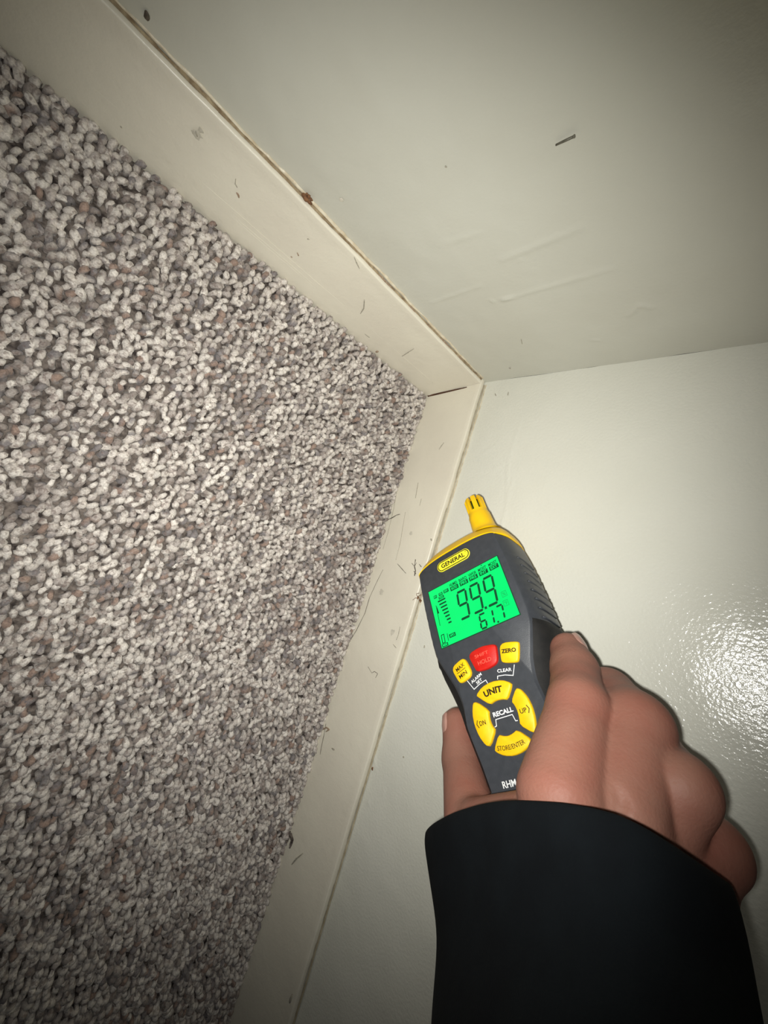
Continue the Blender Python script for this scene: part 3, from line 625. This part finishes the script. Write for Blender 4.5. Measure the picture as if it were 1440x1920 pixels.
# sensor probe: turned stem, open slotted tip around a dark core
PX, PZ = 17.2, 15.0
def ringpts(r, y, n=40): return [LP((PX + r * math.cos(a), y, PZ + r * math.sin(a))) for a in 2 * np.pi * np.arange(n) / n]
prof = [(9.6, -41.5), (8.4, -43.2), (7.7, -44.6), (7.3, -46.5), (7.0, -52), (6.85, -55.6), (6.6, -56.4), (6.3, -57.2), (6.25, -59.0), (4.9, -59.0)]
V = []; n = 40
for r, y in prof: V += ringpts(r, y)
Fc = [(k * n + i, k * n + (i + 1) % n, (k + 1) * n + (i + 1) % n, (k + 1) * n + i) for k in range(len(prof) - 1) for i in range(n)] + [tuple((len(prof) - 1) * n + i for i in range(n))]
PR = fix_normals(mesh_obj('probe_stem', V, Fc, M_YEL, meter), 40); tag(PR, 'yellow probe stem')
nb = 8
for k in range(nb):                               # fingers of the slotted cage
    a0 = 2 * np.pi * (k + 0.19) / nb; a1 = 2 * np.pi * (k + 0.81) / nb
    V = []; rowsY = [-58.8, -64.0, -68.6, -69.6]
    for y in rowsY:
        ro = 6.15 if y > -69 else 5.7; ri = 4.7
        for r, aa in [(ro, np.linspace(a0, a1, 5)), (ri, np.linspace(a1, a0, 5))]:
            for a in aa: V.append(LP((PX + r * math.cos(a), y, PZ + r * math.sin(a))))
    c = 10; Fc = [(q * c + i, q * c + (i + 1) % c, (q + 1) * c + (i + 1) % c, (q + 1) * c + i) for q in range(3) for i in range(c)] + [tuple(range(c)), tuple(3 * c + i for i in range(c))]
    fix_normals(mesh_obj('cage_finger', V, Fc, M_YEL, PR), 35)
V = ringpts(4.4, -58.5, 24) + ringpts(4.4, -66.5, 24)
mesh_obj('sensor_core', V, [(i, (i + 1) % 24, 24 + (i + 1) % 24, 24 + i) for i in range(24)] + [tuple(24 + i for i in range(24))], M_SENS, PR)
V = ringpts(4.8, -66.6, 24) + ringpts(4.8, -68.3, 24); mesh_obj('cage_bridge', V, [(i, (i + 1) % 24, 24 + (i + 1) % 24, 24 + i) for i in range(24)] + [tuple(24 + i for i in range(24)), tuple(range(24))], M_YEL, PR)

# ------------------------------------------------------------------ the hand (one continuous surface) and its sleeve
def A(px, py, z): return loc((px, py), z)
J = dict(
    tTIP=A(857, 1357, 17), tIP=A(866, 1425, 13), tMCP=A(884, 1545, -4), tCMC=A(985, 1640, -40),
    iMCP=A(1051, 1494, -36), iPIP=A(1085, 1325, -18), iDIP=A(1077, 1255, -1), iTIP=A(1065, 1219, 6),
    mMCP=A(1160, 1525, -24), mPIP=A(1188, 1364, -6), mDIP=A(1140, 1302, 16), mTIP=np.array([37.5, 56.0, 33.0]),
    rMCP=A(1230, 1572, -10), rPIP=A(1273, 1478, -10), rDIP=A(1226, 1408, 17), rTIP=np.array([36.5, 75.0, 34.0]),
    pMCP=A(1266, 1655, -8), pPIP=A(1332, 1594, 3), pDIP=A(1282, 1532, 21), pTIP=np.array([36.0, 95.0, 34.0]),
    WR=A(1085, 1780, -36), FA=A(1115, 1940, -46))
def sd_cone(P, a, b, ra, rb):
    ba = b - a; l2 = ba @ ba; h = np.clip((P - a) @ ba / l2, 0, 1)
    return np.linalg.norm(P - a - h[..., None] * ba, axis=-1) - (ra + (rb - ra) * h)
def smin(a, b, k):
    h = np.maximum(k - np.abs(a - b), 0) / k; return np.minimum(a, b) - h * h * k * 0.25
def chain(P, names, radii, k=3.0):
    d = None
    for i in range(len(names) - 1):
        c = sd_cone(P, J[names[i]], J[names[i + 1]], radii[i], radii[i + 1]); d = c if d is None else smin(d, c, k)
    return d
def hand_sdf(P):
    idx = chain(P, ['iMCP', 'iPIP', 'iDIP', 'iTIP'], [13.0, 10.3, 8.9, 7.5])
    mid = chain(P, ['mMCP', 'mPIP', 'mDIP', 'mTIP'], [13.0, 12.2, 10.2, 8.2])
    rin = chain(P, ['rMCP', 'rPIP', 'rDIP', 'rTIP'], [10.6, 10.3, 9.2, 8.0])
    pin = chain(P, ['pMCP', 'pPIP', 'pDIP', 'pTIP'], [10.4, 9.7, 8.6, 7.2])
    thb = chain(P, ['tMCP', 'tIP', 'tTIP'], [11.4, 9.3, 7.7])
    f = smin(smin(idx, mid, 0.8), smin(rin, pin, 0.8), 0.8)
    palm = None
    for nme, r0, r1 in [('iMCP', 13, 11), ('mMCP', 13, 11), ('rMCP', 13, 10.5), ('pMCP', 12, 10), ('tMCP', 12, 10.5)]:
        c = sd_cone(P, J['WR'], J[nme] + np.array([0, 6.0, 6.0]), r0, r1); palm = c if palm is None else smin(palm, c, 9)
    web = sd_cone(P, A(900, 1541, -12), A(1035, 1529, -27), 8.0, 8.0)
    kn = sd_cone(P, J['iMCP'] + np.array([0, 9, 7.0]), J['pMCP'] + np.array([0, 6, 6.0]), 9.5, 8.5)
    palm = smin(smin(palm, web, 6), kn, 6)
    palm = smin(palm, sd_cone(P, J['WR'], J['FA'], 15, 16), 10)
    f = smin(f, palm, 3.5)
    d = smin(f, thb, 5.0)
    for (c0, r0), (c1, r1) in CREASES:           # folds pressed in between the fingers
        c = sd_cone(P, c0, c1, r0, r1); d = -smin(-d, c, 2.4)
    return d
CREASES = []
def skin_point(px, sink):
    o = loc(px, -120.0); e = loc(px, 40.0); d = (e - o) / np.linalg.norm(e - o); t = 0.0
    for _ in range(200):
        v = float(hand_sdf((o + d * t)[None, :])[0])
        if v < 0.05: break
        t += max(v * 0.8, 0.05)
    return o + d * (t + sink)
_cr = []
for pts in [[(1158, 1480, .4), (1166, 1500, .9), (1160, 1524, .9)]]:
    q_ = [(skin_point(p[:2], -0.2), p[2]) for p in pts]; _cr += list(zip(q_[:-1], q_[1:]))
CREASES += _cr

def surface_nets(lo, hi, h):
    ax = [np.arange(lo[i], hi[i] + h, h) for i in range(3)]; sh_ = [len(a) for a in ax]
    D = np.empty(sh_, np.float32)
    YY, ZZ = np.meshgrid(ax[1], ax[2], indexing='ij')
    for i0 in range(0, sh_[0], 12):
        xs = ax[0][i0:i0 + 12]
        P = np.empty((len(xs), sh_[1], sh_[2], 3)); P[..., 0] = xs[:, None, None]; P[..., 1] = YY; P[..., 2] = ZZ
        D[i0:i0 + 12] = hand_sdf(P)
    ins = D < 0; n = [s - 1 for s in sh_]
    cnt = np.zeros(n, np.int8)
    for c in np.ndindex(2, 2, 2): cnt += ins[c[0]:c[0] + n[0], c[1]:c[1] + n[1], c[2]:c[2] + n[2]]
    cells = np.argwhere((cnt > 0) & (cnt < 8)); ID = np.full(n, -1, np.int64); ID[tuple(cells.T)] = np.arange(len(cells))
    acc = np.zeros((len(cells), 3)); w_ = np.zeros(len(cells))
    for a3 in range(3):
        o = [k for k in range(3) if k != a3]
        for u in (0, 1):
            for v in (0, 1):
                c0 = cells.copy(); c0[:, o[0]] += u; c0[:, o[1]] += v; c1 = c0.copy(); c1[:, a3] += 1
                d0 = D[tuple(c0.T)]; d1 = D[tuple(c1.T)]; mk = (d0 < 0) != (d1 < 0); t = d0 / (d0 - d1 + 1e-12)
                p = c0.astype(float); p[:, a3] += t; acc[mk] += p[mk]; w_[mk] += 1
    Vv = acc / w_[:, None] * h + np.array(lo)
    Q = []
    for a3 in range(3):
        o = [(a3 + 1) % 3, (a3 + 2) % 3]
        s0 = [slice(None)] * 3; s1 = [slice(None)] * 3; s0[a3] = slice(0, -1); s1[a3] = slice(1, None)
        ch = np.argwhere(ins[tuple(s0)] != ins[tuple(s1)]); ok = (ch[:, o[0]] > 0) & (ch[:, o[1]] > 0) & (ch[:, o[0]] < n[o[0]]) & (ch[:, o[1]] < n[o[1]]); ch = ch[ok]
        fl_ = ins[tuple(s0)][tuple(ch.T)]
        def cell(du, dv):
            c = ch.copy(); c[:, o[0]] -= du; c[:, o[1]] -= dv; return ID[tuple(c.T)]
        q = np.stack([cell(1, 1), cell(0, 1), cell(0, 0), cell(1, 0)], 1); q[~fl_] = q[~fl_][:, ::-1]; Q.append(q)
    return Vv, np.vstack(Q)

SKIN = mat('skin', (134, 95, 80), 0.58, 0.28)
src, mx = noise_vary(SKIN, (135, 96, 82), (131, 83, 70), 38, 0.35, 0.7, 5)
add_bump(SKIN, [(120, 3, 0.0012, 0.18), (700, 3, 0.0005, 0.35)])
sb = SKIN.node_tree.nodes['Principled BSDF']; sb.inputs['Subsurface Weight'].default_value = 0.12; sb.inputs['Subsurface Radius'].default_value = (0.004, 0.0014, 0.0008); sb.inputs['Subsurface Scale'].default_value = 1.0
NAIL = mat('fingernail', (172, 128, 112), 0.28, 0.5); noise_vary(NAIL, (172, 134, 122), (162, 122, 110), 120)

hv, hf = surface_nets((-48, 22, -112), (78, 192, 52), 0.9)
person = mesh_obj('person', [LP(v) for v in hv], hf, SKIN, None, True, mmw.copy())
bm = bmesh.new(); bm.from_mesh(person.data)
for _ in range(2): bmesh.ops.smooth_vert(bm, verts=bm.verts, factor=0.5, use_axis_x=True, use_axis_y=True, use_axis_z=True)
bmesh.ops.recalc_face_normals(bm, faces=bm.faces); bm.to_mesh(person.data); bm.free()
tag(person, 'hand in a wide black sleeve gripping the moisture meter, back of the hand in view', 'person')

def nail(tip, prev, out, r, length, half, back=1.0):
    ax = J[tip] - J[prev]; ax /= np.linalg.norm(ax); out = np.asarray(out, float); out = out - ax * (out @ ax); out /= np.linalg.norm(out); sd = np.cross(ax, out)
    V = []; nu, nv = 11, 9
    for i in range(nu):
        u = -1 + 2 * i / (nu - 1)
        wdt = half * (1 - 0.5 * max(0, abs(u) - 0.45) ** 2 / 0.30)
        for j in range(nv):
            an = wdt * (-1 + 2 * j / (nv - 1)); e = max(abs(u), abs(-1 + 2 * j / (nv - 1)))
            rr = r + 0.35 - (0.9 if e > 0.99 else 0) - 0.10 * max(0, u) * r * 1.2 * (u > 0)
            p = J[tip] + ax * (length * (u * 0.5) + back) + rr * (math.cos(an) * out + math.sin(an) * sd); V.append(LP(p))
    return fix_normals(mesh_obj('fingernail', V, grid_faces(nu, nv), NAIL, person))
nail('tTIP', 'tIP', (-0.62, 0.0, -0.78), 7.8, 11.0, 0.66, -0.6)
nail('iTIP', 'iDIP', (0.95, -0.1, 0.10), 7.7, 10.0, 0.75, 0.6)

# sleeve: loft of oval rings, front edges following the cloth's outline
CLOTH = mat('black_cloth', (12, 16, 19), 0.95, 0.1); noise_vary(CLOTH, (12, 16, 19), (9, 12, 15), 60)
add_bump(CLOTH, [(45, 2, 0.003, 0.25), (1500, 2, 0.0002, 0.4)]); CLOTH.node_tree.nodes['Principled BSDF'].inputs['Sheen Weight'].default_value = 0.0
def resample(P, n):
    P = np.asarray(P, float); d = np.concatenate([[0], np.cumsum(np.linalg.norm(np.diff(P, axis=0), axis=1))]); t = np.linspace(0, d[-1], n)
    return np.stack([np.interp(t, d, P[:, k]) for k in range(P.shape[1])], 1)
rings_px = [   # outline pixels of the front half of each ring, side depth, mid depth, back depth
    ([(791, 1564), (799, 1550), (822, 1534), (850, 1520), (900, 1504), (945, 1497), (1000, 1498), (1050, 1501), (1110, 1510), (1160, 1523), (1215, 1550), (1270, 1585), (1320, 1620), (1374, 1657)], -14, -56, 26),
    ([(789, 1585), (798, 1570), (850, 1540), (945, 1517), (1050, 1521), (1160, 1543), (1270, 1603), (1330, 1640), (1385, 1680)], -15, -58.5, 26),
    ([(792, 1620), (850, 1590), (950, 1567), (1060, 1570), (1170, 1592), (1280, 1645), (1345, 1680), (1395, 1712)], -18, -60, 24),
    ([(800, 1675), (880, 1660), (1000, 1650), (1120, 1660), (1240, 1700), (1340, 1735), (1408, 1765)], -23, -63, 20),
    ([(811, 1745), (900, 1745), (1050, 1745), (1200, 1765), (1330, 1795), (1418, 1815)], -29, -68, 14),
    ([(808, 1810), (1000, 1815), (1200, 1830), (1427, 1865)], -36, -74, 6),
    ([(799, 1900), (1000, 1905), (1200, 1915), (1440, 1935)], -44, -80, -2),
    ([(795, 2000), (1000, 2000), (1200, 2010), (1460, 2030)], -52, -86, -10),
    ([(800, 2180), (1000, 2180), (1200, 2190), (1490, 2200)], -64, -96, -22),
    ([(830, 2420), (1000, 2420), (1200, 2420), (1500, 2420)], -78, -108, -38)]
NF = 33; SV = []
for ri, (pp, zs, zc, zb) in enumerate(rings_px):
    q = resample(pp, NF); s = np.linspace(0, 1, NF); prof_ = np.sin(np.pi * s) ** 0.62; zl = zs - 10.0 * s
    front = np.array([loc(q[i], zl[i] + (zc - zl[i]) * prof_[i]) for i in range(NF)])
    if ri: front[:, 2] += 1.2 * vnoise(s * 7 + ri * 1.7, 200) * prof_
    a, c = front[0], front[-1]; back = []
    for i in range(1, NF - 1):
        u = 1 - i / (NF - 1); p = a + (c - a) * u; e = math.sin(math.pi * u) ** 0.62
        back.append(p + np.array([0, (9.0 if ri == 0 else 7.0) * e, (zb - zs) * e]))
    SV.append(np.vstack([front, back]))
nr = len(SV[0]); V = np.vstack(SV); K = len(SV)
Fc = [(k * nr + i, k * nr + (i + 1) % nr, (k + 1) * nr + (i + 1) % nr, (k + 1) * nr + i) for k in range(K - 1) for i in range(nr)] + [tuple((K - 1) * nr + i for i in range(nr))]
sl = fix_normals(mesh_obj('sleeve', [LP(v) for v in V], Fc, CLOTH, person)); tag(sl, 'black cloth sleeve')
so = sl.modifiers.new('thick', 'SOLIDIFY'); so.thickness = 0.0016; so.offset = -1
su = sl.modifiers.new('soft', 'SUBSURF'); su.levels = 1; su.render_levels = 2

# ------------------------------------------------------------------ small debris
def strand(name, pts, which, r, material, label, cat, group=None, lift=0.0):
    o = stroke(name, pts, which, r, material, None, True); tag(o, label, cat, group)
    if lift: o.location += Vector((lift, 0, 0) if which in ('R', 'WR') else (0, lift, 0))
    return o
strand('hair_strand', [(721, 979), (728, 974), (735, 971), (743, 966), (750, 964)], 'R', .00042, P_HAIR, 'short dark fibre sticking out of the carpet edge left of the meter probe', 'hair')
strand('hair_strand', [(718, 1068), (706, 1092), (693, 1120), (684, 1150), (668, 1182), (650, 1212), (640, 1243)], 'R', .00026, P_HAIR, 'long fine hair lying down the baseboard beside the carpet edge', 'hair')
strand('hair_strand', [(745, 1057), (753, 1066), (761, 1075)], 'R', .00028, P_HAIR, 'short straight hair on the baseboard left of the logo badge', 'hair')
strand('hair_strand', [(611, 1357), (607, 1380), (603, 1398), (600, 1415)], 'R', .0003, P_HAIR, 'thin loose hair hanging from a reddish carpet tuft low on the baseboard', 'hair')
strand('hair_strand', [(690, 1250), (697, 1262), (702, 1259), (708, 1263), (704, 1271)], 'R', .00025, P_HAIR, 'tiny curled fibre on the baseboard between carpet and red button', 'hair')

def cluster(name, strokes, which, material, label, cat, blobs=()):
    V = []; Fc = []
    for pts, r in strokes:
        P = np.array([refine(p, which) for p in pts]); n_ = 4 * (len(P) - 1) + 1; t = np.linspace(0, len(P) - 1, n_)
        Q = np.stack([np.interp(t, range(len(P)), P[:, k]) for k in range(3)], 1); a, f = tube(Q, r * (1 + 0.35 * vnoise(np.arange(n_) * 0.9, len(V))), 5)
        Fc += [tuple(i + len(V) for i in q) for q in f]; V += list(a)
    for px, r, st in blobs:
        c = refine(px, which); bm = bmesh.new(); bmesh.ops.create_icosphere(bm, subdivisions=2, radius=1)
        k0 = len(V)
        for v in bm.verts:
            nrm = np.array(v.co[:]); V.append(c + nrm * r * np.array(st) * (1 + 0.28 * vnoise(nrm @ np.array([3.1, 4.7, 2.3]) + r * 9000, 77)))
        bm.verts.index_update(); Fc += [tuple(v.index + k0 for v in f.verts) for f in bm.faces]; bm.free()
    o = mesh_obj(name, V, Fc, material); fix_normals(o); tag(o, label, cat); return o
cluster('cobweb_twig', [([(779, 1049), (777, 1062), (779, 1070), (777, 1080)], .00045), ([(772, 1056), (777, 1062), (781, 1055)], .00028), ([(776, 1071), (780, 1076)], .0003), ([(786, 1058), (790, 1063)], .0003)], 'R', P_HAIR,
        'spindly grey wisp of cobweb on the baseboard beside the yellow cap', 'cobweb')
cluster('dead_insect', [([(774, 1125), (779, 1121), (784, 1122)], .0003), ([(783, 1122), (781, 1113), (786, 1112)], .00026), ([(787, 1122), (788, 1130)], .0004), ([(783, 1119), (790, 1115)], .0003)], 'R', P_TWIG,
        'small brown dead insect on the baseboard touching the left edge of the meter', 'insect', [((784, 1121), .0011, (.7, 1.3, .8)), ((788, 1126), .0013, (.7, .8, 1.2))])
# crumbs in the crack of the left board
def crumbs(name, blobs, material, label, cat):
    V = []; Fc = []
    for c, r, st in blobs:
        bm = bmesh.new(); bmesh.ops.create_icosphere(bm, subdivisions=2, radius=1); k0 = len(V)
        for v in bm.verts:
            nrm = np.array(v.co[:]); V.append(np.array(c) + nrm * r * np.array(st) * (1 + 0.3 * vnoise(nrm @ np.array([3.3, 4.1, 2.9]) + c[0] * 900, 78)))
        bm.verts.index_update(); Fc += [tuple(v.index + k0 for v in f.verts) for f in bm.faces]; bm.free()
    o = mesh_obj(name, V, Fc, material); fix_normals(o); tag(o, label, cat); return o
c0 = on_plane((576, 373), 1, 0.002)
crumbs('debris_clump', [(c0 + (0.001, 0, -.0003), .0022, (1.3, .7, .8)), (c0 + (-.0022, 0.0002, -.0004), .0016, (1.3, .7, .7)), (c0 + (0.0004, 0, .0026), .0013, (.8, .7, 1.1)), (c0 + (-.0015, 0.0003, .0028), .0011, (1.2, .7, .7)), (c0 + (.0022, 0, .0030), .0008, (1, .8, 1))],
       P_TWIG, 'dark brown crumb of debris wedged in the crack above the upper baseboard', 'debris')
c1 = refine((707, 659), 'L') + (0, .0003, 0)
crumbs('paint_flake', [(c1, .0022, (.55, .3, 1.0)), (c1 + (.0006, 0, .0012), .0012, (.6, .4, .9))], P_SCUFFB, 'tan flake stuck on the upper baseboard close to the carpet', 'flake')
for px, lab in [((698, 1441), 'tiny brown crumb in the caulk line left of the thumb'), ((680, 1470), 'tiny dark crumb on the caulk line where the ridge ends')]:
    c2 = on_plane(px, 0, 0.002); crumbs('debris_crumb', [(c2, .0011, (.7, 1.3, .8)), (c2 + (0, .0009, .0006), .0007, (.8, 1, 1))], P_TWIG, lab, 'debris')
c3 = on_plane((275, 30), 1, 0.0008); crumbs('debris_speck', [(c3, .0013, (.9, .6, 1.5)), (c3 + (.0004, 0, .0012), .0009, (.9, .6, 1.2))], P_HAIR, 'dark speck on the wall near the upper left baseboard', 'debris')
# headless nail lying proud of the left wall, with its small bent head
pa, pb = on_plane((1042, 272), 1, 0.0011), on_plane((1078, 255), 1, 0.0015); dn = (pb - pa) / np.linalg.norm(pb - pa)
NAILM = mat('dull_steel', (112, 110, 98), 0.5, 0.5); NAILM.node_tree.nodes['Principled BSDF'].inputs['Metallic'].default_value = 0.3; noise_vary(NAILM, (104, 102, 90), (128, 124, 110), 400)
nl = bpy.data.objects.new('wire_nail', None); COL.objects.link(nl); nl.location = Vector(pa); tag(nl, 'thin dull nail stuck slantwise on the upper wall', 'nail'); nl.empty_display_size = 0.005
Vv, Fc = tube([dn * 0, (pb - pa) * 0.5, (pb - pa) * 0.93], np.array([.00045, .0006, .0006]), 8); mesh_obj('nail_shank', Vv, Fc, NAILM, nl)
Vv, Fc = tube([(pb - pa) * 0.90, (pb - pa) * 0.97, (pb - pa) * 1.0], np.array([.0006, .0008, .0007]), 10); mesh_obj('nail_head', Vv, Fc, NAILM, nl)
# stray carpet tufts at the board
for pts, lab in [([(605, 1368), (612, 1364), (617, 1368), (611, 1372)], 'reddish carpet yarn end poking onto the lower baseboard'), ([(537, 1580), (545, 1562), (548, 1575), (543, 1590)], 'frayed grey carpet tuft rising against the lower baseboard')]:
    o = stroke('yarn_tuft', pts, 'R', .0009 if pts[0][0] > 600 else .0019, P_SCUFFB if pts[0][0] > 600 else CARPET_BASE, None); tag(o, lab, 'tuft')
